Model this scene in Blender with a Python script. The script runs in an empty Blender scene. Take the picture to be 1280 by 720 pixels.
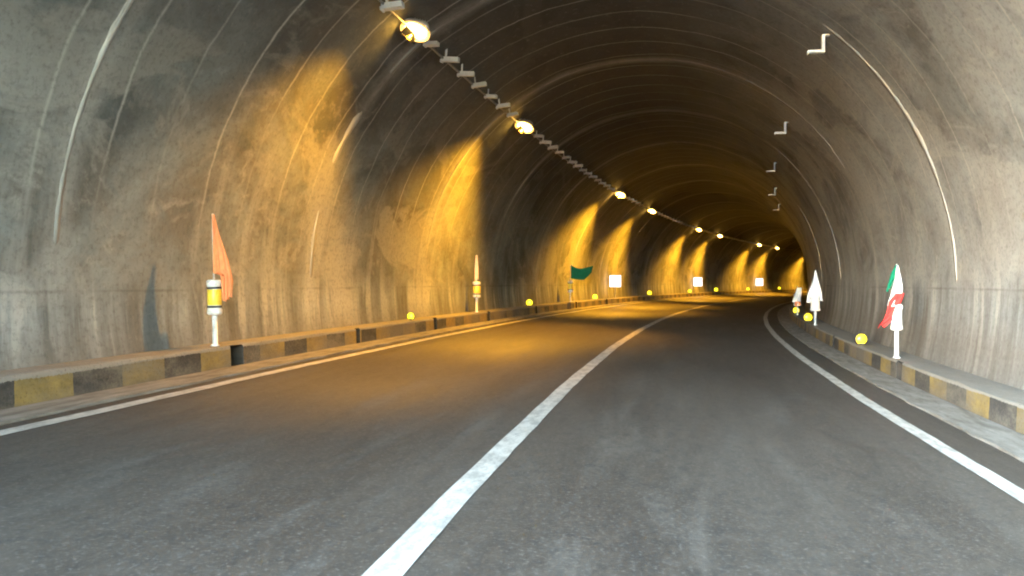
import bpy, bmesh, math, random
from mathutils import Vector, Matrix
random.seed(7)
sc = bpy.context.scene
col = sc.collection

# ------------------------------------------------------------------ camera
cam_d = bpy.data.cameras.new('camera')
cam = bpy.data.objects.new('camera', cam_d)
col.objects.link(cam)
cam.location = (0, 0, 1.332)
cam.rotation_euler = (math.radians(90) - 0.00525, 0, 0)
cam_d.sensor_width = 36.0
cam_d.lens = 36.0 * 1176.8 / 1280.0
cam_d.clip_start = 0.05
cam_d.clip_end = 5000
sc.camera = cam

# ------------------------------------------------------------------ daylight (overcast, enters by the portal behind the camera)
SUN_EL, SUN_AZ = math.radians(6), math.radians(213)      # the bright sky is behind the camera
w = bpy.data.worlds.new('World')
sc.world = w
w.use_nodes = True
nt = w.node_tree
bg = nt.nodes['Background']
sky = nt.nodes.new('ShaderNodeTexSky')
sky.sky_type = 'NISHITA'
sky.sun_disc = False
sky.sun_elevation = SUN_EL
sky.sun_rotation = SUN_AZ
sky.dust_density = 0.6
nt.links.new(sky.outputs[0], bg.inputs['Color'])
bg.inputs['Strength'].default_value = 0.15
sun_d = bpy.data.lights.new('sun', 'SUN')
sun_d.energy = 1.5
sun_d.angle = math.radians(55)
sun_d.color = (0.68, 0.91, 1.0)
sun = bpy.data.objects.new('sun', sun_d)
col.objects.link(sun)
sun.location = (0, -40, 30)
sun.rotation_euler = (math.radians(90) - SUN_EL, 0, math.radians(180) - SUN_AZ)     # light travels forward, to the right and down
sc.view_settings.view_transform = 'Standard'
sc.view_settings.look = 'None'
sc.view_settings.exposure = 5.15
sc.view_settings.gamma = 1.0
sc.view_settings.use_white_balance = True                  # the camera balanced for the warm lamps
sc.view_settings.white_balance_temperature = 5500
sc.view_settings.white_balance_tint = 10
sc.view_settings.use_curve_mapping = False
LAMP_W = 112.0
LAMP_COL = (1.0, 0.405, 0.006)
sc.cycles.use_denoising = True
sc.cycles.max_bounces = 8
sc.cycles.diffuse_bounces = 6
sc.cycles.sample_clamp_indirect = 6.0
sc.cycles.filter_width = 2.0
sc.cycles.caustics_reflective = False
sc.cycles.caustics_refractive = False

# ------------------------------------------------------------------ road alignment
BANK = 0.0397
S0, S1, PORTAL = -60.0, 330.0, -3.0
STEP = 0.25
TH0, K0, K1, K2 = 0.13923, 0.00318, -0.00033, -0.00007
def heading(s):
    if s < PORTAL:
        s = PORTAL
    q = min(s, 230.0)
    th = TH0 + K0*q + K1*q*abs(q)/200.0*(1 if q > 0 else 0) + (K2*q**3/30000.0 if q > 0 else 0)
    return th + (s - q)*0.0015
PATH = {}
def _walk():
    x = y = 0.0
    n = int(S1/STEP)
    PATH[0] = (0.0, 0.0)
    for i in range(n):
        t = heading((i + .5)*STEP)
        x += math.sin(t)*STEP; y += math.cos(t)*STEP
        PATH[i + 1] = (x, y)
    x = y = 0.0
    for i in range(int(-S0/STEP)):
        t = heading(-(i + .5)*STEP)
        x -= math.sin(t)*STEP; y -= math.cos(t)*STEP
        PATH[-i - 1] = (x, y)
_walk()
def P(s, o, z):
    f = s/STEP
    i = math.floor(f)
    a = PATH[i]; b = PATH.get(i + 1, a)
    k = f - i
    t = heading(s)
    return Vector((a[0] + (b[0] - a[0])*k + o*math.cos(t), a[1] + (b[1] - a[1])*k - o*math.sin(t), z))
def G(s, o, rel=0.0):
    return P(s, o, rel - BANK*o)
R0, X0, ZC = 5.269, -0.90, 1.31          # the vault's circle
XC = -1.158                               # centre line
XL, XR = XC - 3.724, XC + 3.6             # edge lines
KL, KR = -5.587, 3.458                    # kerb faces
GL, GR = XL - 0.243, XR + 0.495           # gutter edges
KHL, KHR = 0.288, 0.280

# ------------------------------------------------------------------ mesh helpers
def link(name, me, m=None, parent=None):
    o = bpy.data.objects.new(name, me)
    col.objects.link(o)
    if m:
        me.materials.append(m)
    if parent:
        o.parent = parent
    return o
def from_bm(name, bm, m, parent=None, smooth=False, recalc=True):
    if recalc:
        bmesh.ops.recalc_face_normals(bm, faces=bm.faces)
    me = bpy.data.meshes.new(name)
    bm.to_mesh(me); bm.free()
    if smooth:
        for p in me.polygons:
            p.use_smooth = True
    return link(name, me, m, parent)
def tag(o, label, cat, group=None):
    o['label'] = label; o['category'] = cat
    if group:
        o['group'] = group
    return o
def struct(o):
    o['kind'] = 'structure'
    return o
def empty(name, loc, rz=0.0):
    o = bpy.data.objects.new(name, None)
    o.empty_display_size = .2
    col.objects.link(o)
    o.location = loc; o.rotation_euler = (0, 0, rz)
    return o
def srange(a, b, d):
    n = max(1, int(round((b - a)/d)))
    return [a + (b - a)*i/n for i in range(n + 1)]
def sweep(name, prof, ss, m, parent=None, smooth=True, jit=None, closed=False):
    """prof: list of (offset, z) or function s -> list; UV u = s metres, v = running length across the profile"""
    bm = bmesh.new()
    uvl = bm.loops.layers.uv.new('UVMap')
    rows = []; vs = None
    for s in ss:
        pr = prof(s) if callable(prof) else prof
        if vs is None:
            vs = [0.0]
            for a, b in zip(pr, pr[1:]):
                vs.append(vs[-1] + math.hypot(b[0] - a[0], b[1] - a[1]))
        row = []
        for j, (o, z) in enumerate(pr):
            do, dz = jit(s, j) if jit else (0, 0)
            row.append(bm.verts.new(P(s, o + do, z + dz)))
        rows.append(row)
    n = len(vs)
    for i in range(len(rows) - 1):
        for j in range(n - 1):
            f = bm.faces.new((rows[i][j], rows[i][j+1], rows[i+1][j+1], rows[i+1][j]))
            f.smooth = smooth
            for l, (a, b) in zip(f.loops, ((i, j), (i, j+1), (i+1, j+1), (i+1, j))):
                l[uvl].uv = (ss[a], vs[b])
    if closed:
        bm.faces.new(rows[0]); bm.faces.new(list(reversed(rows[-1])))
    me = bpy.data.meshes.new(name)
    bm.to_mesh(me); bm.free()
    return link(name, me, m, parent)
def tprof(pts):
    """profile in road-relative heights -> banked"""
    return [(o, z - BANK*o) for o, z in pts]
def bm_box(bm, c, size, rot=None, bevel=0.0):
    r = bmesh.ops.create_cube(bm, size=1.0)
    vs = r['verts']
    bmesh.ops.scale(bm, vec=size, verts=vs)
    if bevel:
        es = list({e for v in vs for e in v.link_edges})
        b = bmesh.ops.bevel(bm, geom=es, offset=bevel, segments=2, affect='EDGES', profile=.6)
        vs = list({v for f in b['faces'] for v in f.verts} | {v for v in vs if v.is_valid})
    if rot:
        bmesh.ops.rotate(bm, verts=vs, cent=(0, 0, 0), matrix=rot)
    bmesh.ops.translate(bm, vec=c, verts=vs)
    return vs
def bm_lathe(bm, prof, seg=20, c=(0, 0, 0)):
    """prof list of (radius, z) bottom to top, capped"""
    rows = []
    for r, z in prof:
        rows.append([bm.verts.new((c[0] + r*math.cos(2*math.pi*k/seg), c[1] + r*math.sin(2*math.pi*k/seg), c[2] + z)) for k in range(seg)])
    for a, b in zip(rows, rows[1:]):
        for k in range(seg):
            f = bm.faces.new((a[k], a[(k+1) % seg], b[(k+1) % seg], b[k])); f.smooth = True
    bm.faces.new(list(reversed(rows[0]))); bm.faces.new(rows[-1])

# ------------------------------------------------------------------ materials
def nodes(name):
    m = bpy.data.materials.new(name)
    m.use_nodes = True
    t = m.node_tree
    return m, t, t.nodes['Principled BSDF']
class NB:
    """small node builder"""
    def __init__(s, t): s.t = t
    def n(s, typ, **k):
        x = s.t.nodes.new(typ)
        for a, b in k.items():
            setattr(x, a, b)
        return x
    def l(s, a, b): s.t.links.new(a, b)
    def uv(s): return s.n('ShaderNodeUVMap', uv_map='UVMap').outputs[0]
    def obj(s): return s.n('ShaderNodeTexCoord').outputs['Object']
    def scale(s, v, sx, sy, sz=1.0, off=(0, 0, 0)):
        m = s.n('ShaderNodeMapping')
        m.inputs['Scale'].default_value = (sx, sy, sz); m.inputs['Location'].default_value = off
        s.l(v, m.inputs['Vector']); return m.outputs[0]
    def noise(s, v, sc=1.0, det=6.0, rough=.6, dist=0.0):
        m = s.n('ShaderNodeTexNoise')
        m.inputs['Scale'].default_value = sc; m.inputs['Detail'].default_value = det
        m.inputs['Roughness'].default_value = rough; m.inputs['Distortion'].default_value = dist
        s.l(v, m.inputs['Vector']); return m.outputs['Fac']
    def ramp(s, f, *stops):
        m = s.n('ShaderNodeValToRGB')
        e = m.color_ramp.elements
        while len(e) < len(stops): e.new(0.5)
        for x, (p, c) in zip(e, stops):
            x.position = p
            x.color = (c, c, c, 1) if isinstance(c, (int, float)) else (*c, 1)
        s.l(f, m.inputs[0]); return m.outputs[0]
    def mix(s, f, a, b, mode='MIX'):
        m = s.n('ShaderNodeMix', data_type='RGBA', blend_type=mode)
        for v, i in ((f, 0), (a, 6), (b, 7)):
            if isinstance(v, (int, float)): m.inputs[i].default_value = v if i == 0 else (v, v, v, 1)
            elif isinstance(v, tuple): m.inputs[i].default_value = (*v, 1)
            else: s.l(v, m.inputs[i])
        return m.outputs[2]
    def math(s, op, a, b=0.0, c=None, clamp=False):
        m = s.n('ShaderNodeMath', operation=op, use_clamp=clamp)
        for i, v in enumerate((a, b, c)):
            if v is None: continue
            if isinstance(v, (int, float)): m.inputs[i].default_value = v
            else: s.l(v, m.inputs[i])
        return m.outputs[0]
    def sep(s, v):
        m = s.n('ShaderNodeSeparateXYZ'); s.l(v, m.inputs[0]); return m.outputs
    def bump(s, h, strength=.3, dist=.02, prev=None):
        m = s.n('ShaderNodeBump')
        m.inputs['Strength'].default_value = strength; m.inputs['Distance'].default_value = dist
        s.l(h, m.inputs['Height'])
        if prev: s.l(prev, m.inputs['Normal'])
        return m.outputs[0]

A_BOT = math.asin((-0.35 - ZC)/R0)             # the vault's ends below the ledges
ARC0 = math.pi - A_BOT                          # start angle on the left (pi..0 over the crown)
ARC_LEN = R0*(ARC0 - A_BOT)
def arc_v(z, side):                              # v coordinate of a height on a side
    a = math.asin((z - ZC)/R0)
    return R0*(a - A_BOT) if side < 0 else ARC_LEN - R0*(a - A_BOT)
JOINTS = [2.1 + 6.72*k for k in range(-1, 26)]

def mat_lining():
    m, t, b = nodes('lining_concrete')
    q = NB(t); uv = q.uv()
    u, v, _ = q.sep(uv)
    # distance up from the nearer foot (0 at foot, ARC_LEN/2 at the crown)
    up = q.math('MINIMUM', v, q.math('SUBTRACT', ARC_LEN, v))
    big = q.noise(q.scale(uv, .35, .42), 1.0, 7, .62, 1.2)
    med = q.noise(q.scale(uv, 1.3, 1.7, 1, (7, 3, 0)), 1.0, 8, .65, .6)
    fine = q.noise(q.scale(uv, 14, 14), 1.0, 6, .7)
    # cement grey with brown and pale clouds
    base = q.mix(q.ramp(big, (.36, 0), (.64, 1)), (.120, .131, .132), (.338, .370, .376))
    base = q.mix(q.ramp(med, (.42, 0), (.66, .55)), base, (.215, .185, .150))
    # efflorescence: thin wandering pale veins and patches
    veinn = q.noise(q.scale(uv, .55, .75, 1, (3, 11, 0)), 1.0, 5, .6, .7)
    vein = q.math('SUBTRACT', 1.0, q.math('MULTIPLY', q.math('ABSOLUTE', q.math('SUBTRACT', veinn, .52)), 26.0), clamp=True)
    vein = q.math('MULTIPLY', vein, q.ramp(med, (.45, 0), (.62, .5)))
    patch = q.ramp(q.noise(q.scale(uv, .28, .55, 1, (1.3, 5.1, 0)), 1.0, 7, .6, .8), (.53, 0), (.57, .60))
    base = q.mix(vein, base, (.46, .46, .43))
    base = q.mix(patch, base, (.40, .395, .365))
    # traffic-sooted crown, painted deeper still for the shade up there
    side = q.math('MULTIPLY', q.math('GREATER_THAN', v, ARC_LEN/2), q.ramp(q.math('DIVIDE', up, ARC_LEN/2), (.55, 1), (1.0, 0)))  # right haunch mask, where daylight is put into the colour
    soot_shade = q.ramp(q.math('ADD', q.math('SUBTRACT', q.math('DIVIDE', up, 8.6), q.math('MULTIPLY', side, .30)), q.math('MULTIPLY', q.math('SUBTRACT', big, .5), .22)), (.40, 0), (.60, .46), (.95, .88))
    base = q.mix(soot_shade, base, (.048, .048, .046))
    # thin pale formwork rings round the crown
    ring = q.math('ABSOLUTE', q.math('SUBTRACT', q.math('FRACT', q.math('DIVIDE', q.math('ADD', u, q.math('MULTIPLY', big, .22)), 1.12)), .5))
    ring = q.math('SUBTRACT', 1.0, q.math('MULTIPLY', ring, 30.0), clamp=True)
    rn = q.noise(q.scale(uv, .8, .22, 1, (2, 9, 0)), 1.0, 4, .6)
    ring = q.math('MULTIPLY', ring, q.math('MULTIPLY', q.ramp(rn, (.34, .15), (.60, 1)), q.ramp(q.math('DIVIDE', up, 8.6), (.24, 0), (.42, 1))))
    # broad pale blur of laitance either side of every construction joint
    jt = q.math('ABSOLUTE', q.math('SUBTRACT', q.math('FRACT', q.math('DIVIDE', q.math('ADD', u, 3.36 - 2.1 + 67.2), 6.72)), .5))
    jt = q.math('SUBTRACT', 1.0, q.math('DIVIDE', q.math('ADD', jt, q.math('MULTIPLY', q.math('SUBTRACT', med, .5), .05)), .055), clamp=True)
    jt = q.math('MULTIPLY', jt, q.ramp(q.noise(q.scale(uv, 2.2, .35, 1, (1, 6, 0)), 1.0, 6, .65), (.30, .15), (.60, .8)))
    base = q.mix(jt, base, (.44, .44, .42))
    right_daylight = q.math('MULTIPLY', side, q.ramp(big, (.30, .10), (.62, .55)))  # daylight on the right haunch painted as paler concrete
    base = q.mix(right_daylight, base, (.395, .43, .44))
    base = q.mix(ring, base, (.52, .52, .49))
    # lower lift: paler, with run-down streaks under the horizontal seam
    seam = 1.62
    low = q.ramp(q.math('DIVIDE', q.math('ADD', up, q.math('ADD', q.math('MULTIPLY', q.math('SUBTRACT', med, .5), .3), q.math('MULTIPLY', q.math('SUBTRACT', big, .5), .5))), 4.0), (.36, 1), (.47, 0))
    st = q.noise(q.scale(uv, 2.1, .22, 1, (5, 2, 0)), 1.0, 7, .66, .5)
    st2 = q.noise(q.scale(uv, 1.15, .17, 1, (15, 8, 0)), 1.0, 6, .62, .45)
    streak = q.mix(q.ramp(st, (.36, 0), (.66, 1)), (.158, .17, .172), (.405, .44, .452))
    streak = q.mix(q.ramp(st2, (.53, 0), (.60, .85)), streak, (.52, .535, .53))
    streak = q.mix(q.ramp(st2, (.38, .7), (.46, 0)), streak, (.13, .122, .105))
    base = q.mix(q.math('MULTIPLY', low, .95), base, streak)
    # pale runs that rise above the seam in places
    hi = q.ramp(q.math('DIVIDE', up, 8.6), (.30, 1), (.50, 0))
    base = q.mix(q.math('MULTIPLY', hi, q.ramp(st2, (.53, 0), (.64, .55))), base, (.43, .43, .41))
    # the seam itself, a dark broken crack
    sl = q.math('ABSOLUTE', q.math('SUBTRACT', q.math('ADD', up, q.math('MULTIPLY', q.math('SUBTRACT', med, .5), .05)), seam))
    sl = q.math('SUBTRACT', 1.0, q.math('MULTIPLY', sl, 38.0), clamp=True)
    sl = q.math('MULTIPLY', sl, q.ramp(q.noise(q.scale(uv, .5, .2, 1, (9, 1, 0)), 1.0, 4, .6), (.44, .0), (.64, .5)))
    base = q.mix(sl, base, (.07, .06, .05))
    # dirt splash just over the ledge
    sp = q.ramp(q.math('ADD', up, q.math('MULTIPLY', med, .5)), (.0, 1), (1.0, 0))
    sp = q.ramp(q.math('DIVIDE', q.math('ADD', up, q.math('MULTIPLY', med, .6)), 2.6), (.42, .6), (.62, 0))
    base = q.mix(sp, base, (.17, .15, .125))
    grit = q.noise(q.scale(uv, 5.5, 7, 1, (8, 8, 0)), 1.0, 7, .72)
    base = q.mix(q.ramp(grit, (.34, .25), (.48, 0)), base, (.11, .11, .105))
    base = q.mix(q.ramp(grit, (.56, 0), (.72, .28)), base, (.45, .45, .43))
    base = q.mix(q.ramp(fine, (.3, .45), (.5, 0)), base, (.07, .067, .06))
    q.l(base, b.inputs['Base Color'])
    b.inputs['Roughness'].default_value = .82
    b.inputs['Specular IOR Level'].default_value = .3
    n1 = q.bump(big, .30, .10)
    n2 = q.bump(med, .30, .04, n1)
    n3 = q.bump(fine, .25, .012, n2)
    q.l(n3, b.inputs['Normal'])
    return m

def mat_joint(faint=False):
    m, t, b = nodes('joint_mortar')
    q = NB(t); uv = q.uv()
    n = q.noise(q.scale(uv, 14, .8), 1.0, 7, .68)
    up = q.sep(uv)[1]
    upm = q.math('MINIMUM', up, q.math('SUBTRACT', ARC_LEN, up))
    c = q.mix(q.ramp(n, (.35, 0), (.6, 1)), *(((.23, .23, .215), (.50, .50, .475)) if faint else ((.25, .25, .235), (.55, .57, .55))))
    crown = q.math('ADD', q.math('DIVIDE', upm, 8.6), q.math('MULTIPLY', q.math('SUBTRACT', n, .5), .3))
    c = q.mix(q.ramp(crown, (.62, 0), (.90, .5)), c, (.18, .17, .15))
    c = q.mix(q.ramp(crown, (.21, .95), (.35, 0)), c, (.25, .25, .235))
    q.l(c, b.inputs['Base Color'])
    b.inputs['Roughness'].default_value = .85
    q.l(q.bump(q.noise(q.scale(uv, 25, 25), 1, 5), .4, .02), b.inputs['Normal'])
    return m

def mat_asphalt():
    m, t, b = nodes('asphalt')
    q = NB(t); uv = q.uv()
    u, v, _ = q.sep(uv)
    big = q.noise(q.scale(uv, .16, .55), 1.0, 6, .6, .5)
    lon = q.noise(q.scale(uv, .30, 2.4, 1, (4, 1, 0)), 1.0, 9, .72, .5)
    fine = q.noise(q.scale(uv, 30, 30), 1.0, 6, .85)
    med = q.noise(q.scale(uv, 6, 9), 1.0, 8, .75)
    c = q.mix(q.ramp(big, (.3, 0), (.7, 1)), (.054, .044, .034), (.088, .073, .058))
    c = q.mix(q.ramp(lon, (.52, 0), (.72, .7)), c, (.135, .121, .102))
    c = q.mix(q.ramp(lon, (.28, .6), (.44, 0)), c, (.036, .034, .033))
    c = q.mix(q.ramp(med, (.36, .65), (.52, 0)), c, (.030, .029, .028))
    c = q.mix(q.ramp(med, (.55, 0), (.68, .4)), c, (.12, .118, .112))
    c = q.mix(q.ramp(fine, (.54, 0), (.63, .75)), c, (.20, .185, .165))
    c = q.mix(q.ramp(fine, (.32, .75), (.44, 0)), c, (.016, .015, .014))
    vo = q.n('ShaderNodeTexVoronoi', feature='DISTANCE_TO_EDGE')
    wob = q.n('ShaderNodeVectorMath', operation='ADD')
    wn = q.n('ShaderNodeTexNoise'); wn.inputs['Scale'].default_value = 1.3; wn.inputs['Detail'].default_value = 6
    q.l(uv, wn.inputs['Vector']); q.l(q.scale(uv, .28, .75), wob.inputs[0]); q.l(q.scale(wn.outputs['Color'], .35, .35), wob.inputs[1])
    q.l(wob.outputs[0], vo.inputs['Vector'])
    crack = q.math('SUBTRACT', 1.0, q.math('MULTIPLY', vo.outputs['Distance'], 190.0), clamp=True)
    crack = q.math('MULTIPLY', crack, q.ramp(q.noise(q.scale(uv, .12, .4, 1, (6, 6, 0)), 1.0, 3, .5), (.50, 0), (.58, .7)))
    c = q.mix(crack, c, (.014, .013, .012))
    tr = q.math('ADD', q.math('MULTIPLY', q.math('COSINE', q.math('MULTIPLY', q.math('SUBTRACT', v, 2.2), 3.45)), .5), .5)
    tr = q.math('MULTIPLY', tr, q.ramp(big, (.3, .03), (.65, .25)))
    c = q.mix(tr, c, (.100, .090, .076))
    spot = q.noise(q.scale(uv, 1.6, 2.0, 1, (12, 5, 0)), 1.0, 5, .7)
    c = q.mix(q.ramp(spot, (.70, 0), (.76, .75)), c, (.018, .017, .016))
    q.l(c, b.inputs['Base Color'])
    q.l(q.ramp(lon, (.3, .50), (.7, .66)), b.inputs['Roughness'])
    b.inputs['Specular IOR Level'].default_value = .45
    n1 = q.bump(med, .25, .01)
    q.l(q.bump(fine, .5, .006, n1), b.inputs['Normal'])
    return m

def mat_paint():
    m, t, b = nodes('road_paint')
    q = NB(t); uv = q.uv()
    n = q.noise(q.scale(uv, 3.2, 9), 1.0, 7, .7)
    f = q.noise(q.scale(uv, 40, 40), 1.0, 4, .7)
    c = q.mix(q.ramp(n, (.40, 1), (.56, 0)), (.58, .555, .50), (.36, .345, .31))
    c = q.mix(q.ramp(f, (.32, .8), (.42, 0)), c, (.16, .15, .14))
    q.l(c, b.inputs['Base Color'])
    b.inputs['Roughness'].default_value = .6
    q.l(q.bump(f, .3, .004), b.inputs['Normal'])
    return m

def mat_kerb():
    m, t, b = nodes('kerb_paint')
    q = NB(t); uv = q.uv()
    u, v, _ = q.sep(uv)
    n = q.noise(q.scale(uv, 2.2, 4), 1.0, 7, .68, .4)
    f = q.noise(q.scale(uv, 26, 26), 1.0, 5, .7)
    k = q.math('FRACT', q.math('DIVIDE', q.math('ADD', q.math('ADD', u, .70), q.math('MULTIPLY', f, .03)), 1.64))
    yb = q.math('LESS_THAN', k, .5)
    ycol = q.mix(q.ramp(n, (.35, 0), (.65, 1)), (.17, .125, .045), (.33, .245, .075))
    kcol = q.mix(q.ramp(n, (.35, 0), (.65, 1)), (.028, .028, .027), (.075, .072, .068))
    c = q.mix(yb, kcol, ycol)
    # worn to bare, dusty concrete: the foot of the face and patches
    wear = q.ramp(q.math('ADD', q.noise(q.scale(uv, .45, .9, 1, (3, 4, 0)), 1.0, 8, .66), q.math('MULTIPLY', q.math('SUBTRACT', f, .5), .25)), (.43, 0), (.58, .85))
    c = q.mix(wear, c, (.19, .17, .135))
    c = q.mix(q.ramp(q.math('ADD', v, q.math('MULTIPLY', n, .12)), (.06, .75), (.17, 0)), c, (.16, .135, .10))
    # the top of the ledge is bare concrete
    top = q.math('GREATER_THAN', q.math('ADD', v, q.math('MULTIPLY', f, .05)), .325)
    c = q.mix(top, c, q.mix(n, (.20, .185, .155), (.34, .32, .285)))
    c = q.mix(q.ramp(f, (.32, .6), (.45, 0)), c, (.05, .045, .04))
    q.l(c, b.inputs['Base Color'])
    b.inputs['Roughness'].default_value = .8
    q.l(q.bump(f, .5, .012, q.bump(n, .5, .03)), b.inputs['Normal'])
    return m

def mat_plain(name, ca, cb, rough=.8, sx=1.0, sy=1.0, bump=.3, use_uv=True, metallic=0.0, spec=.4, sc=6.0):
    m, t, b = nodes(name)
    q = NB(t)
    co = q.uv() if use_uv else q.obj()
    n = q.noise(q.scale(co, sx, sy), sc, 7, .68, .3)
    f = q.noise(q.scale(co, sx, sy), sc*9, 4, .7)
    c = q.mix(q.ramp(n, (.34, 0), (.66, 1)), ca, cb)
    c = q.mix(q.ramp(f, (.30, .45), (.44, 0)), c, tuple(x*.45 for x in ca))
    q.l(c, b.inputs['Base Color'])
    b.inputs['Roughness'].default_value = rough
    b.inputs['Metallic'].default_value = metallic
    b.inputs['Specular IOR Level'].default_value = spec
    if bump:
        q.l(q.bump(f, bump, .008), b.inputs['Normal'])
    return m
def mat_emit(name, colr, strength, base=(.8, .8, .8)):
    m, t, b = nodes(name)
    b.inputs['Base Color'].default_value = (*base, 1)
    b.inputs['Emission Color'].default_value = (*colr, 1)
    b.inputs['Emission Strength'].default_value = strength
    b.inputs['Roughness'].default_value = .3
    return m

M = {}
M['lining'] = mat_lining()
M['joint'] = mat_joint()
M['joint_faint'] = mat_joint(True)
M['asphalt'] = mat_asphalt()
M['paint'] = mat_paint()
M['kerb'] = mat_kerb()
M['gutter'] = mat_plain('gutter_concrete', (.15, .135, .11), (.33, .31, .275), .85, .5, 2.5, .5, sc=3.0)
M['slot'] = mat_plain('drain_slot_shade', (.022, .019, .016), (.05, .044, .036), .95, 2, 2, .4, sc=4.0)  # shade inside the recess put into its colour
M['earth'] = mat_plain('dry_earth', (.26, .235, .19), (.38, .35, .30), .95, .3, .3, .4, False, sc=.5)
M['white_metal'] = mat_plain('white_enamel', (.80, .83, .83), (.88, .90, .89), .45, 1, 1, .1, False)
M['white_plastic'] = mat_plain('white_plastic', (.50, .50, .47), (.80, .80, .78), .4, 1, 1, .05, False)
M['dark_band'] = mat_plain('dark_band', (.02, .02, .022), (.04, .04, .042), .5, 1, 1, .05, False)
M['yellow_band'] = mat_plain('yellow_sheeting', (.70, .52, .03), (.82, .64, .05), .35, 1, 1, .05, False)
M['grey_metal'] = mat_plain('galvanised_steel', (.26, .27, .27), (.42, .43, .43), .45, 1, 1, .1, False, .4)
M['housing'] = mat_plain('lamp_housing', (.50, .51, .50), (.64, .65, .63), .5, 1, 1, .1, False)
M['lens'] = mat_emit('lit_lens', (1.0, .50, .06), 2.2)
M['rim'] = mat_emit('lamp_halo', (1.0, .36, .012), .035)  # amber halo round the lamp glass, put in as emission
M['amber'] = mat_emit('amber_reflector', (1.0, .66, .0), .10, (.82, .58, .004))  # emission stands in for light thrown back by the kerb reflectors
M['sign_face'] = mat_emit('emissive_white_panel', (1.0, .97, .90), .07)  # emission added to make the white square glow

def mat_cloth(name, c, var=.25):
    m, t, b = nodes(name)
    q = NB(t)
    n = q.noise(q.obj(), 14.0, 5, .6)
    wv = q.noise(q.scale(q.obj(), 300, 300, 300), 1.0, 2, .5)
    cc = q.mix(q.ramp(n, (.3, 0), (.7, 1)), tuple(x*(1 - var) for x in c), c)
    q.l(cc, b.inputs['Base Color'])
    b.inputs['Roughness'].default_value = .75
    b.inputs['Specular IOR Level'].default_value = .2
    q.l(q.bump(wv, .15, .002), b.inputs['Normal'])
    return m
M['orange_cloth'] = mat_cloth('orange_cloth', (.88, .34, .13))
M['green_cloth'] = mat_cloth('green_cloth', (.012, .16, .085))
M['white_cloth'] = mat_cloth('white_cloth', (.76, .77, .76), .12)
M['red_cloth'] = mat_cloth('red_cloth', (.70, .05, .04))
M['pale_cloth'] = mat_cloth('pale_cloth', (.80, .70, .62), .12)

# ------------------------------------------------------------------ ground, road, gutters, kerbs
bm = bmesh.new()
bmesh.ops.create_grid(bm, x_segments=8, y_segments=8, size=2500)
g = struct(from_bm('ground', bm, M['earth'])); g.location = (0, 0, -0.62)
NEAR = srange(S0, S1, 1.0)
FINE = srange(S0, PORTAL, 1.0)[:-1] + srange(PORTAL, 80, .5)[:-1] + srange(80, S1, 1.0)
road = struct(sweep('road', tprof([(GL - .02, -.03)] + [(GL + (GR - GL)*k/12, 0) for k in range(13)] + [(GR + .02, -.03)]), NEAR, M['asphalt']))
def stripe(name, c, wd):
    def pr(s):
        e = .005*math.sin(s*.9) + .003*math.sin(s*3.3 + c)
        k = .003*math.sin(s*7.1 + 2*c)
        return tprof([(c - wd/2 + e, .004), (c + e, .0045), (c + wd/2 + e + k, .004)])
    return sweep(name, pr, srange(S0, S1, .4), M['paint'], road)
stripe('edge_line', XL, .155)
stripe('centre_line', XC, .170)
stripe('edge_line', XR, .155)
rng = random.Random(3)
def rough_edge(amp, seed):
    r = random.Random(seed); tab = [r.uniform(-amp, amp) for _ in range(997)]
    return lambda s, j: (tab[int(s*2 + j*131) % 997], 0)
def gutter(name, a, b, seed):
    e = rough_edge(.03, seed)
    lo, hi = (a, b)
    def pr(s):
        d = e(s, 0)[0]
        return tprof([(lo + d, -.03), (lo + d, .022), ((lo + hi)/2, .012 + .25*abs(d)), (hi, .018)])
    return struct(sweep(name, pr, FINE, M['gutter'], smooth=False))
gutter('gutter', GL, KL + .01, 5)
gutter('gutter', GR, KR - .01, 6)
ZIN = {}
GAPS_L = [(11.72, .34), (16.35, .18), (21.35, .20), (26.6, .22), (33.2, .20), (40.8, .3), (48.3, .3)]
GAPS_R = [(15.1, .36), (22.4, .3), (30.0, .3)]
def kerb(name, face, wall, kh, back, gaps, sgn):
    # face up, rounded arris, ledge back to the vault; drain slots are cut through the face
    pts = [(face, -.05), (face + sgn*.004, .0), (face + sgn*.012, kh - .03), (face + sgn*.022, kh - .008), (face + sgn*.045, kh), ((face + wall)/2, (kh + back)/2 + .004), (wall, back)]
    r = random.Random(11 + int(face)); tab = [r.uniform(-.008, .008) for _ in range(997)]
    ss = set(round(s, 3) for s in FINE)
    for g_, w_ in gaps:
        for d in (-w_/2 - .01, -w_/2, w_/2, w_/2 + .01):
            ss.add(round(g_ + d, 3))
    ss = sorted(ss)
    def pr(s):
        slot = any(abs(s - g_) <= w_/2 + .001 for g_, w_ in gaps)
        out = []
        for j, (o, z) in enumerate(pts):
            dj = tab[int(s*4 + j*37) % 997]
            if slot and j in (1, 2):
                o = o + sgn*.24
                z = z if j < 2 else z - .015
            out.append((o + dj*.5, z + (dj if 1 < j < 6 else 0)))
        return tprof(out)
    ob = sweep(name, pr, ss, M['kerb'], smooth=False)
    me = ob.data
    me.materials.append(M['slot'])
    uv = me.uv_layers['UVMap'].data
    for p in me.polygons:
        us = sum(uv[l].uv[0] for l in p.loop_indices)/len(p.loop_indices)
        vm = sum(uv[l].uv[1] for l in p.loop_indices)/len(p.loop_indices)
        if vm < .42 and any(abs(us - g_) <= w_/2 + .012 for g_, w_ in gaps):
            p.material_index = 1
    return struct(ob)
kerb('kerb', KL, -6.12, KHL, .262, GAPS_L, -1)
kerb('kerb', KR, 4.28, KHR, .225, GAPS_R, 1)

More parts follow.
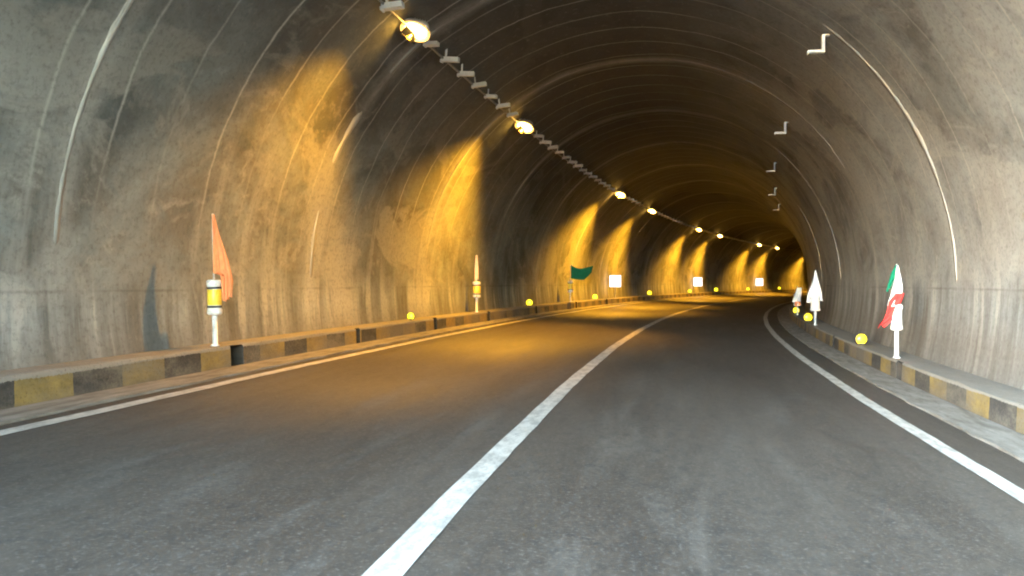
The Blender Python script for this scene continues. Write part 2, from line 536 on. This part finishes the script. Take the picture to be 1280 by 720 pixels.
# ------------------------------------------------------------------ tunnel lining
tun = empty('tunnel', P(PORTAL, X0, 0), -heading(PORTAL))
tag(tun, 'curving arched concrete tunnel, sooty dark crown and streaked grey side walls', 'tunnel')
inv = None
NSEG = 72
def vault(s, r):
    return [(X0 + r*math.cos(ARC0 + (A_BOT - ARC0)*k/NSEG), ZC + r*math.sin(ARC0 + (A_BOT - ARC0)*k/NSEG)) for k in range(NSEG + 1)]
_rt = random.Random(21)
_tab = [[_rt.uniform(-1, 1) for _ in range(40)] for _ in range(400)]
def lump(s, a):
    # smooth low relief of sprayed concrete
    fs, fa = (s + 70)/1.7, a*5.5
    i, j = int(fs), int(fa); u, v = fs - i, fa - j
    u = u*u*(3 - 2*u); v = v*v*(3 - 2*v)
    T = lambda p, q_: _tab[p % 400][q_ % 40]
    return (T(i, j)*(1-u) + T(i+1, j)*u)*(1-v) + (T(i, j+1)*(1-u) + T(i+1, j+1)*u)*v
def vault_rel(s):
    out = []
    for k in range(NSEG + 1):
        a = ARC0 + (A_BOT - ARC0)*k/NSEG
        d = min((s - j) for j in JOINTS if s >= j - .001) if s >= JOINTS[0] else 9
        r = R0 + .022*lump(s, a + 1) 
        out.append((X0 + r*math.cos(a), ZC + r*math.sin(a)))
    return out
def keep_world(o, parent):
    o.parent = parent
    o.matrix_parent_inverse = parent.matrix_basis.inverted()
tun.rotation_euler = (0, 0, 0)
tun.location = P(PORTAL, X0, 0)
bpy.context.view_layer.update()
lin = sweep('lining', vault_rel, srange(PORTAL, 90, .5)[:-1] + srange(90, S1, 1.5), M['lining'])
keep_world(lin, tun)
_rj = random.Random(4)
for sj in JOINTS:
    near = abs(sj - 8.82) < .1 or abs(sj - 15.54) < .1
    wj = (.17 if sj < 10 else .24) if near else _rj.uniform(.13, .22)
    tabj = [(_rj.uniform(.55, 1.35), 0.0) for _ in range(NSEG*2 + 1)]
    pa, pb, pc = _rj.uniform(0, 6), _rj.uniform(0, 6), _rj.uniform(2.2, 3.4)
    tabj = [(a_*(.75 + .35*math.sin(pc*i_*.05 + pa)), .035*math.sin(i_*.06*pc + pb) + .012*math.sin(i_*.31 + pa) + _rj.uniform(-.004, .004)) for i_, (a_, b_) in enumerate(tabj)]
    bm = bmesh.new(); uvl = bm.loops.layers.uv.new('UVMap')
    rows = []
    n2 = NSEG*2
    for k in range(n2 + 1):
        a = ARC0 + (A_BOT - ARC0)*k/n2
        wk, dk = tabj[k]
        # a proud mortar bead, heaviest on the haunches
        h = .012 if sj < 10 and near else .006
        row = []
        for ds, dr in ((-wj/2*wk, .03), (-wj/2*wk*.8, -h*.7), (0, -h), (wj/2*wk*.8, -h*.7), (wj/2*wk, .03)):
            foot = min(k, n2 - k)/n2*ARC_LEN
            r = R0 + dr + .05*max(0.0, min(1.0, ((2.15 if sj < 10 else 1.9) + .25*math.sin(pa) - foot)/.7))
            row.append(bm.verts.new(P(sj + ds + dk, X0 + r*math.cos(a), ZC + r*math.sin(a))))
        rows.append(row)
    for k in range(n2):
        for j in range(4):
            f = bm.faces.new((rows[k][j], rows[k][j+1], rows[k+1][j+1], rows[k+1][j])); f.smooth = True
            for l, (kk, jj) in zip(f.loops, ((k, j), (k, j+1), (k+1, j+1), (k+1, j))):
                l[uvl].uv = (sj + jj*.03, ARC_LEN*kk/n2)
    jo = from_bm('construction_joint', bm, M['joint'] if near else M['joint_faint'], recalc=False)
    keep_world(jo, tun)

# ------------------------------------------------------------------ ceiling row: lamps, brackets, cable
LX, LZ = -3.928, 5.353
LANG = math.atan2(LZ - ZC, LX - X0)              # angle of the lamp row on the vault circle
inw = Vector((-math.cos(LANG), 0, -math.sin(LANG)))   # from vault towards its axis, local (right, forward, up)
def on_vault(s, ang, depth):
    r = R0 - depth
    return P(s, X0 + r*math.cos(ang), ZC + r*math.sin(ang))
cab = bmesh.new()
def tube(bm, pts, r, seg=8):
    rows = []
    for i, p in enumerate(pts):
        d = (pts[min(i+1, len(pts)-1)] - pts[max(i-1, 0)]).normalized()
        a = d.orthogonal().normalized() if abs(d.z) > .9 else d.cross(Vector((0, 0, 1))).normalized()
        b_ = d.cross(a)
        rows.append([bm.verts.new(p + (a*math.cos(2*math.pi*k/seg) + b_*math.sin(2*math.pi*k/seg))*r) for k in range(seg)])
    for x, y in zip(rows, rows[1:]):
        for k in range(seg):
            f = bm.faces.new((x[k], x[(k+1) % seg], y[(k+1) % seg], y[k])); f.smooth = True
    bm.faces.new(rows[0]); bm.faces.new(list(reversed(rows[-1])))
cpts = []
for s in srange(PORTAL + 1, 190, .28):
    sag = .02*abs(math.sin((s - .1)/1.12*math.pi))
    cpts.append(on_vault(s, LANG + .012, .085 + sag))
tube(cab, cpts, .022, 6)
cable = from_bm('cable', cab, M['grey_metal'])
tag(cable, 'long grey cable running under the left haunch of the vault past every ceiling lamp', 'cable')

LAMPS = [14.45, 23.72, 42.64, 52.65, 71.7, 81.6, 101.9, 111.6, 132.0]
DESC = ['nearest and largest lit orange lamp, at the top of the curving ceiling row',
        'second nearest lit orange lamp of the ceiling row, alone between long rows of white brackets',
        'third nearest lit ceiling lamp, nearer one of the first far pair',
        'fourth nearest lit ceiling lamp, farther one of the first far pair',
        'fifth nearest lit ceiling lamp, nearer one of the second far pair',
        'sixth nearest lit ceiling lamp, farther one of the second far pair',
        'seventh nearest lit ceiling lamp, nearer one of the third far pair',
        'eighth nearest lit ceiling lamp, farther one of the third far pair',
        'ninth nearest lit ceiling lamp, farthest visible, tiny beside the edge of the right wall']
beam = Vector((-.37, -.13, -.92)).normalized()      # the throw of the light
axis = Vector((-.22, -.60, -.77)).normalized()   # local right, forward, up: down, to the wall and back to the viewer
def basis(d):
    z = -d
    x = Vector((0, 1, 0)).cross(z).normalized()
    y = z.cross(x)
    return Matrix((x, y, z)).transposed()
B = basis(axis)
Bq = B.to_4x4()
BB = basis(beam)
CUT = Vector((.59, -.13, -.80)).normalized()       # the added plate blocks light on the far side of this plane
def lamp_meshes():
    out = {}
    bm = bmesh.new()                              # tapered cast housing, open face along -z of the lamp frame
    for z, a, b_ in ((0, .21, .165),):
        pass
    rows = []
    for (hx, hy, z) in ((.215, .17, -.015), (.215, .17, .03), (.19, .145, .10), (.12, .09, .15)):
        ring = []
        for k in range(24):
            t = 2*math.pi*k/24
            cx, sx = math.cos(t), math.sin(t)
            ring.append(bm.verts.new((hx*abs(cx)**.5*(1 if cx > 0 else -1), hy*abs(sx)**.5*(1 if sx > 0 else -1), z)))
        rows.append(ring)
    for x, y in zip(rows, rows[1:]):
        for k in range(24):
            f = bm.faces.new((x[k], x[(k+1) % 24], y[(k+1) % 24], y[k])); f.smooth = True
    bm.faces.new(rows[-1]); bm.faces.new(list(reversed(rows[0])))
    for k in range(5):
        bm_box(bm, ((k - 2)*.045, 0, .165), (.010, .16, .05))
    bmesh.ops.transform(bm, matrix=Bq, verts=bm.verts)
    out['housing'] = bm
    bm = bmesh.new()                              # domed glass
    rows = []
    for q_ in range(5):
        f_ = math.cos(q_/4*math.pi/2*.98); z = -.018 - .04*math.sin(q_/4*math.pi/2)
        rows.append([bm.verts.new((.185*f_*math.cos(2*math.pi*k/24), .14*f_*math.sin(2*math.pi*k/24), z)) for k in range(24)])
    for x, y in zip(rows, rows[1:]):
        for k in range(24):
            f = bm.faces.new((x[k], x[(k+1) % 24], y[(k+1) % 24], y[k])); f.smooth = True
    bm.faces.new(rows[-1])
    bmesh.ops.transform(bm, matrix=Bq, verts=bm.verts)
    out['lens'] = bm
    bm = bmesh.new()                              # rim added round the glass, its glow imitating camera bloom
    rr = []
    for (k1, z) in ((1.0, -.020), (1.36, -.05), (1.40, -.03)):
        rr.append([bm.verts.new((.185*k1*math.cos(2*math.pi*k/24), .14*k1*math.sin(2*math.pi*k/24), z)) for k in range(24)])
    for x, y in zip(rr, rr[1:]):
        for k in range(24):
            bm.faces.new((x[k], x[(k+1) % 24], y[(k+1) % 24], y[k]))
    bmesh.ops.transform(bm, matrix=Bq, verts=bm.verts)
    out['halo_rim'] = bm
    bm = bmesh.new()                              # plate added on the wall side to cut the beam
    o0 = axis*.12
    e1 = Vector((0, 1, 0)); e1 = (e1 - CUT*e1.dot(CUT)).normalized()
    e2 = e1.cross(CUT)
    if e2.x > 0: e2 = -e2
    q0 = o0 - CUT*.018
    cor = []
    for a, b_ in ((-.30, -.03), (.26, -.03), (.26, .10), (-.30, .10)):
        cor.append(q0 + e1*a + e2*b_ + CUT*(.022*max(b_, 0)/.10))
    top = [bm.verts.new(p) for p in cor]; bot = [bm.verts.new(p - CUT*.012) for p in cor]
    bm.faces.new(top); bm.faces.new(list(reversed(bot)))
    for k in range(4):
        bm.faces.new((top[k], bot[k], bot[(k+1) % 4], top[(k+1) % 4]))
    out['cutoff_plate'] = bm
    bm = bmesh.new()                              # U bracket up to the vault
    for sx in (-1, 1):
        p0 = B @ Vector((.225*sx, 0, .03)); p1 = Vector((p0.x*.55, p0.y, 0)) - inw*.24
        tube(bm, [p0, p0*.5 + p1*.5 + Vector((.02*sx, 0, 0)), p1], .014, 6)
    bm_box(bm, -inw*.235, (.34, .07, .012), Matrix.Rotation(math.pi/2 - LANG, 3, 'Y'))
    out['mounting_bracket'] = bm
    return out
proto = None
for i, s in enumerate(LAMPS):
    loc = on_vault(s, LANG, .22)
    if proto is None:
        root = empty('ceiling_lamp', loc, -heading(s))
        ms = lamp_meshes()
        from_bm('housing', ms['housing'], M['housing'], root)
        from_bm('lens', ms['lens'], M['lens'], root)
        from_bm('halo_rim', ms['halo_rim'], M['rim'], root)
        from_bm('cutoff_plate', ms['cutoff_plate'], M['dark_band'], root)
        from_bm('mounting_bracket', ms['mounting_bracket'], M['white_metal'], root)
        proto = root
    else:
        root = proto.copy(); col.objects.link(root)
        root.location = loc; root.rotation_euler = (0, 0, -heading(s))
        for ch in list(proto.children):
            if ch.type == 'MESH':
                c = ch.copy(); col.objects.link(c); c.parent = root
    tag(root, DESC[i], 'lamp', 'lit lamps along the ceiling')
    ld = bpy.data.lights.new('lamp_light', 'SPOT')
    ld.energy = LAMP_W*(.52 if i == 0 else .92 if i == 1 else 1.2); ld.color = LAMP_COL
    ld.spot_size = math.radians(130 if i else 116); ld.spot_blend = .6 if i == 0 else .5; ld.shadow_soft_size = .014
    lo = bpy.data.objects.new('lamp_light', ld); col.objects.link(lo)
    lo.parent = root
    lo.matrix_local = Matrix.Translation(axis*.12) @ BB.to_4x4()

# white brackets under the cable
bm = bmesh.new()
rotL = Matrix.Rotation(math.pi/2 - LANG, 3, 'Y')
bm_box(bm, (.05, 0, -.035), (.27, .12, .075), None, .008)         # arm
bm_box(bm, (-.03, .02, .05), (.03, .03, .17), None, .004)         # foot that goes up to the vault
bm_box(bm, (-.088, 0, -.062), (.03, .11, .05), None, .005)        # hooked lip
brk0 = from_bm('cable_bracket', bm, M['white_metal'])
def seg_label(s):
    names = [(LAMPS[0], 'small white bracket on the ceiling cable before the nearest lamp'),
             (LAMPS[1], 'small white bracket in the ceiling row between the two nearest lamps'),
             (LAMPS[2], 'small white bracket in the ceiling row between the second and third lamps'),
             (LAMPS[3], 'small white bracket in the ceiling row between the lamps of the first far pair'),
             (LAMPS[4], 'tiny white bracket in the ceiling row between the fourth and fifth lamps'),
             (1e9, 'tiny white bracket in the far ceiling row beyond the fifth lamp')]
    for lim, t in names:
        if s < lim: return t
first = True
s = 13.25 - 1.12*2
r5 = random.Random(5)
while s < 112:
    if min(abs(s - q) for q in LAMPS) > .45:
        loc = on_vault(s + r5.uniform(-.06, .06), LANG + r5.uniform(-.004, .004), .13)
        o = brk0 if first else brk0.copy()
        if not first: col.objects.link(o)
        first = False
        o.location = loc
        o.rotation_euler = (r5.uniform(-.05, .05), r5.uniform(-.12, .12), -heading(s) + r5.uniform(-.08, .08))
        k = r5.uniform(.88, 1.2); o.scale = (k, r5.uniform(.9, 1.3), k)
        tag(o, seg_label(s), 'bracket', 'white brackets under the ceiling cable')
    s += 1.12

# right-hand row of empty L brackets
RB = [(8.2, .872), (15.81, .861), (23.9, .845), (31.34, .822), (37.8, .770), (42.85, .7115)]
RLAB = ['white L-shaped bracket on the right vault, nearest of its column',
        'largest white L-shaped bracket high on the right side of the vault',
        'second white L-shaped bracket down the right side of the vault, under the largest',
        'third white L-shaped bracket down the right side of the vault',
        'fourth tiny white L-shaped bracket down the right side of the vault',
        'lowest and farthest tiny white bracket on the right side of the vault']
bm = bmesh.new()
bm_box(bm, (.09, 0, .055), (.05, .12, .28), None, .008)
bm_box(bm, (-.045, 0, -.06), (.22, .12, .045), None, .008)
bm_box(bm, (-.15, 0, -.075), (.02, .10, .05), None, .004)
bm_box(bm, (.15, 0, .195), (.16, .12, .025), None, .006)
rb0 = from_bm('wall_bracket', bm, M['white_metal'])
for i, (s, a) in enumerate(RB[1:], 1):
    o = rb0 if i == 1 else rb0.copy()
    if i > 1: col.objects.link(o)
    o.location = on_vault(s, a, .26); o.rotation_euler = (0, 0, -heading(s))
    tag(o, RLAB[i], 'bracket', 'white L brackets on the right vault')

# ------------------------------------------------------------------ delineator posts
def post_meshes(h_pipe, drum_z, drum_h, r):
    pipe = bmesh.new(); bm_lathe(pipe, [(.062, 0), (.062, .012), (.036, .02), (.034, drum_z)], 16)
    drum = bmesh.new(); bm_lathe(drum, [(r*.8, drum_z), (r*1.1, drum_z + .015), (r*1.1, drum_z + .07), (r, drum_z + .085), (r*.96, drum_z + drum_h*.5), (r, drum_z + drum_h - .085),
                                 (r*1.12, drum_z + drum_h - .07), (r*1.12, drum_z + drum_h - .02), (r*.85, drum_z + drum_h)], 24)
    db = []
    for z in (.095, drum_h - .12):
        b_ = bmesh.new(); bm_lathe(b_, [(r*1.04, drum_z + z), (r*1.06, drum_z + z + .005), (r*1.06, drum_z + z + .024), (r*1.04, drum_z + z + .028)], 24); db.append(b_)
    yb = bmesh.new(); bm_lathe(yb, [(r*1.01, drum_z + .13), (r*1.03, drum_z + .135), (r*1.03, drum_z + drum_h - .13), (r*1.01, drum_z + drum_h - .125)], 24)
    return pipe, drum, db, yb
def post(s, side, label, drum_z=.40, drum_h=.46, r=.105, bands=True, group='white delineator posts on the kerbs', lean=0.0, inset=.14):
    o_ = (KL - inset) if side < 0 else (KR + inset)
    kh = KHL if side < 0 else KHR
    root = empty('delineator_post', G(s, o_, kh), -heading(s))
    root.rotation_euler = (0, lean, -heading(s))
    tag(root, label, 'post', group)
    pipe, drum, db, yb = post_meshes(0, drum_z, drum_h, r)
    from_bm('pipe', pipe, M['white_plastic'], root)
    d = from_bm('drum', drum, M['white_plastic'], root)
    if bands:
        for b_ in db: from_bm('dark_band', b_, M['dark_band'], d)
        from_bm('yellow_band', yb, M['yellow_band'], d)
    else:
        for b_ in db: b_.free()
        yb.free()
    return root
def cloth(name, grid, m, parent, thick=.006):
    """grid: rows of local Vectors"""
    bm = bmesh.new()
    vv = [[bm.verts.new(p) for p in row] for row in grid]
    for i in range(len(vv) - 1):
        for j in range(len(vv[0]) - 1):
            f = bm.faces.new((vv[i][j], vv[i][j+1], vv[i+1][j+1], vv[i+1][j])); f.smooth = True
    bmesh.ops.recalc_face_normals(bm, faces=bm.faces)
    bmesh.ops.solidify(bm, geom=bm.faces[:], thickness=thick)
    for f in bm.faces: f.smooth = True
    return from_bm(name, bm, m, parent, smooth=True)
def lerp_tab(tab, t):
    for (a, x), (b_, y) in zip(tab, tab[1:]):
        if t <= b_:
            k = (t - a)/(b_ - a) if b_ > a else 0
            return x + (y - x)*k
    return tab[-1][1]
def drape(left, right, z0, z1, pleat=.03, n=3.0, rows=26, cols=22, ph=0.0, vrange=(0, 1), y0=0.0, swirl=.6):
    """hanging cloth: left and right edge positions as tables over t (0 = top, 1 = bottom)"""
    g_ = []
    for i in range(rows + 1):
        t = i/rows
        row = []
        for j in range(cols + 1):
            u = vrange[0] + (vrange[1] - vrange[0])*j/cols
            xl, xr = lerp_tab(left, t), lerp_tab(right, t)
            x = xl + (xr - xl)*u
            amp = pleat*(.35 + .65*t)
            y = y0 + amp*math.sin(2*math.pi*(n*u + swirl*t) + ph) + .3*amp*math.sin(9*u + 7*t + ph)
            z = z0 + (z1 - z0)*t - .03*math.sin(5*u + ph)*t
            row.append(Vector((x, y, z)))
        g_.append(row)
    return g_
def stick(parent, z0, z1, r=.012, x=0.0, y=0.0, m='white_plastic'):
    bm = bmesh.new(); bm_lathe(bm, [(r, z0), (r, z1 - .01), (r*1.3, z1 - .008), (r*.8, z1)], 10, (x, y, 0))
    return from_bm('flag_stick', bm, M[m], parent)
def flag_root(name, label, s, side, inset=.14, lean=0.0):
    o_ = (KL - inset) if side < 0 else (KR + inset)
    kh = KHL if side < 0 else KHR
    r = empty(name, G(s, o_, kh), -heading(s))
    r.rotation_euler = (0, lean, -heading(s))
    tag(r, label, 'flag')
    return r

# nearest left post and the orange flag
post(11.38, -1, 'white post with black-edged yellow band on the left kerb under the orange flag', .40, .46, .088, lean=-.02)
fr = flag_root('flag', 'limp orange flag hanging beside the nearest left post', 11.38, -1, lean=-.02)
stick(fr, .861, 1.72, .014)
cloth('flag_cloth', drape([(0, -.012), (.5, -.012), (.68, -.008), (.70, .10), (1, .13)], [(0, .02), (.3, .12), (.55, .20), (.8, .25), (1, .235)], 1.71, .60, .028, 2.6, 40, 22, .4), M['orange_cloth'], fr)

post(25.7, -1, 'white post with yellow band and bare pale stick on the left kerb', .40, .46, .105)
fr = flag_root('furled_flag', 'thin pale furled flag standing on the second left post', 25.7, -1)
stick(fr, .861, 1.60, .016)
cloth('flag_cloth', drape([(0, -.035), (.5, -.05), (1, -.045)], [(0, .03), (.5, .045), (1, .05)], 1.59, .90, .022, 1.5, 24, 16, 1.1), M['pale_cloth'], fr)

post(40.2, -1, 'white post with yellow band on the left kerb under the small green flag', .42, .50, .115)
fr = flag_root('flag', 'small dark green flag flying to the right from a left kerb post', 40.2, -1)
stick(fr, .921, 1.60, .016)
gg = []
for i in range(13):
    t = i/12
    row = []
    for j in range(29):
        u = j/28
        top = 1.60 - .26*math.sin(min(u*1.7, 1)*math.pi/2)*(1 - .55*u) + .09*u*u
        bot = 1.02 - .06*math.sin(u*math.pi) + .24*max(0, u - .62)/.38
        wv = .10*u*math.sin(6.5*u - 2.2*t)
        row.append(Vector((.02 + .98*u - .06*t*u, wv, top + (bot - top)*t)))
    gg.append(row)
cloth('flag_cloth', gg, M['green_cloth'], fr, .008)

# white square markers on the left, glow put in as emission on the face
for s, lab, hz in ((51.3, 'largest and nearest white square marker on the left kerb right of the green flag', .62),
                   (81.2, 'second white square marker along the left kerb, middle of the three', .62),
                   (110.8, 'third, smallest and farthest white square marker on the left kerb', .62)):
    root = empty('square_marker', G(s, KL - .14, KHL), -heading(s))
    tag(root, lab, 'marker sign', 'white square markers on the left kerb')
    bm = bmesh.new(); bm_lathe(bm, [(.05, 0), (.05, .012), (.026, .02), (.026, .62)], 12)
    from_bm('post', bm, M['grey_metal'], root)
    k = {51.3: 1.0, 81.2: 1.16, 110.8: 1.3}[s]
    bm = bmesh.new(); bm_box(bm, (0, .012, .92), (.66*k, .04, .66*k), None, .015)
    bk = from_bm('panel_case', bm, M['white_metal'], root)
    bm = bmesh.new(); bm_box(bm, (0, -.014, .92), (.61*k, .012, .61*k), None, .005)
    from_bm('emissive_face', bm, M['sign_face'], root)

# round yellow reflectors on the kerbs, glow put in as emission
bmb = bmesh.new(); bm_box(bmb, (0, 0, .02), (.10, .09, .04), None, .008)
bm_box(bmb, (0, .02, .07), (.03, .03, .10), None, .004)
bmc = bmesh.new(); bm_lathe(bmc, [(.105, 0), (.118, .006), (.118, .03), (.10, .036)], 24)
bmesh.ops.rotate(bmc, verts=bmc.verts, cent=(0, 0, 0), matrix=Matrix.Rotation(math.pi/2, 3, 'X'))
bmesh.ops.translate(bmc, verts=bmc.verts, vec=(0, .02, .11))
bml = bmesh.new()
rows = []
for q_ in range(5):
    f_ = math.cos(q_/4*math.pi/2*.97); z = .004 + .03*math.sin(q_/4*math.pi/2)
    rows.append([bml.verts.new((.10*f_*math.cos(2*math.pi*k/24), -z - .018, .11 + .10*f_*math.sin(2*math.pi*k/24))) for k in range(24)])
for x, y in zip(rows, rows[1:]):
    for k in range(24):
        f = bml.faces.new((x[k], x[(k+1) % 24], y[(k+1) % 24], y[k])); f.smooth = True
bml.faces.new(rows[-1])
proto = None
YM = [(19.97, -1, 'round yellow reflector on the left kerb, nearest on that side', .78),
      (32.73, -1, 'round yellow reflector on the left kerb between the bare post and green flag', 1.12),
      (45.97, -1, 'round yellow reflector on the left kerb between green flag and nearest white square', 1.25),
      (62.3, -1, 'small yellow reflector on the left kerb between the first two white squares, nearer one', 1.5),
      (77.8, -1, 'tiny yellow reflector on the left kerb just left of the second white square', 1.4),
      (89.5, -1, 'tiny yellow reflector on the left kerb just right of the second white square', 1.8),
      (105.0, -1, 'tiny yellow reflector on the left kerb just left of the farthest white square', 1.5),
      (121.4, -1, 'farthest yellow reflector on the left kerb beyond the last white square', 1.6),
      (19.27, 1, 'largest round yellow reflector on the right kerb beside the tricolour flag', 1.0),
      (30.75, 1, 'second round yellow reflector on the right kerb below the white flag', 1.2),
      (38.6, 1, 'third round yellow reflector on the right kerb, farthest visible before the bend', 1.15)]
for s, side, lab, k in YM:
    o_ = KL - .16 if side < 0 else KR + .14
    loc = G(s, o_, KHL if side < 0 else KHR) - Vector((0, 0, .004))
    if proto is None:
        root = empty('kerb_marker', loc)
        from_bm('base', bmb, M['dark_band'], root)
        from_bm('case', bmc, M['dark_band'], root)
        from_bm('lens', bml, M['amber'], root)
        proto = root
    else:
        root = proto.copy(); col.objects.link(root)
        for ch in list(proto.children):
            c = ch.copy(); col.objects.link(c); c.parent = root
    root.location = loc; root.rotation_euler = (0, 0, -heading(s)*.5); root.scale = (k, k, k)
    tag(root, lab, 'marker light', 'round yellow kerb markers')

# right posts
post(15.92, 1, 'white post on the right kerb holding the drooping green, white and red flag', .44, .42, .085, bands=False)
fr = flag_root('tricolour_flag', 'drooping green, white and red flag tied to the nearest right post', 15.92, 1)
stick(fr, .861, 1.50, .013)
cloth('green_stripe', drape([(0, -.01), (.35, -.08), (1, -.16)], [(0, .015), (.35, .005), (1, -.10)], 1.50, 1.08, .018, 1.2, 20, 8, .2), M['green_cloth'], fr)
cloth('white_stripe', drape([(0, -.005), (.3, -.03), (.75, -.10), (1, -.15)], [(0, .025), (.3, .065), (.6, .085), (1, .04)], 1.47, .86, .03, 2.0, 24, 14, .9, y0=-.025), M['white_cloth'], fr)
cloth('red_stripe', drape([(0, -.02), (.25, -.13), (.55, -.17), (.8, -.22), (1, -.30)], [(0, .10), (.25, .06), (.5, -.02), (.75, -.06), (1, -.20)], 1.03, .50, .035, 1.6, 24, 14, 2.0, y0=-.06), M['red_cloth'], fr)

post(28.05, 1, 'white post on the right kerb under a furled white flag, middle of the right posts', .40, .44, .13, bands=False)
fr = flag_root('white_flag', 'furled greyish white flag standing on the middle right post', 28.05, 1)
stick(fr, .841, 1.56, .014)
cloth('flag_cloth', drape([(0, -.01), (.3, -.06), (.7, -.20), (1, -.24)], [(0, .02), (.3, .08), (.7, .17), (1, .20)], 1.55, .66, .05, 2.3, 28, 20, .5), M['white_cloth'], fr)

post(37.2, 1, 'farthest white post on the right kerb at the bend of the edge line', .34, .44, .13, bands=False)
fr = flag_root('small_flag', 'small white flag with orange hem on the farthest right post', 37.2, 1)
stick(fr, .781, 1.05, .014)
cloth('flag_cloth', drape([(0, -.02), (.4, -.10), (1, -.20)], [(0, .14), (.4, .16), (1, .06)], 1.02, .50, .04, 1.8, 18, 12, .5, y0=-.14), M['white_cloth'], fr)
cloth('orange_hem', drape([(0, -.12), (1, -.10)], [(0, .10), (1, .12)], .49, .34, .03, 1.6, 8, 12, .5, y0=-.14), M['orange_cloth'], fr)
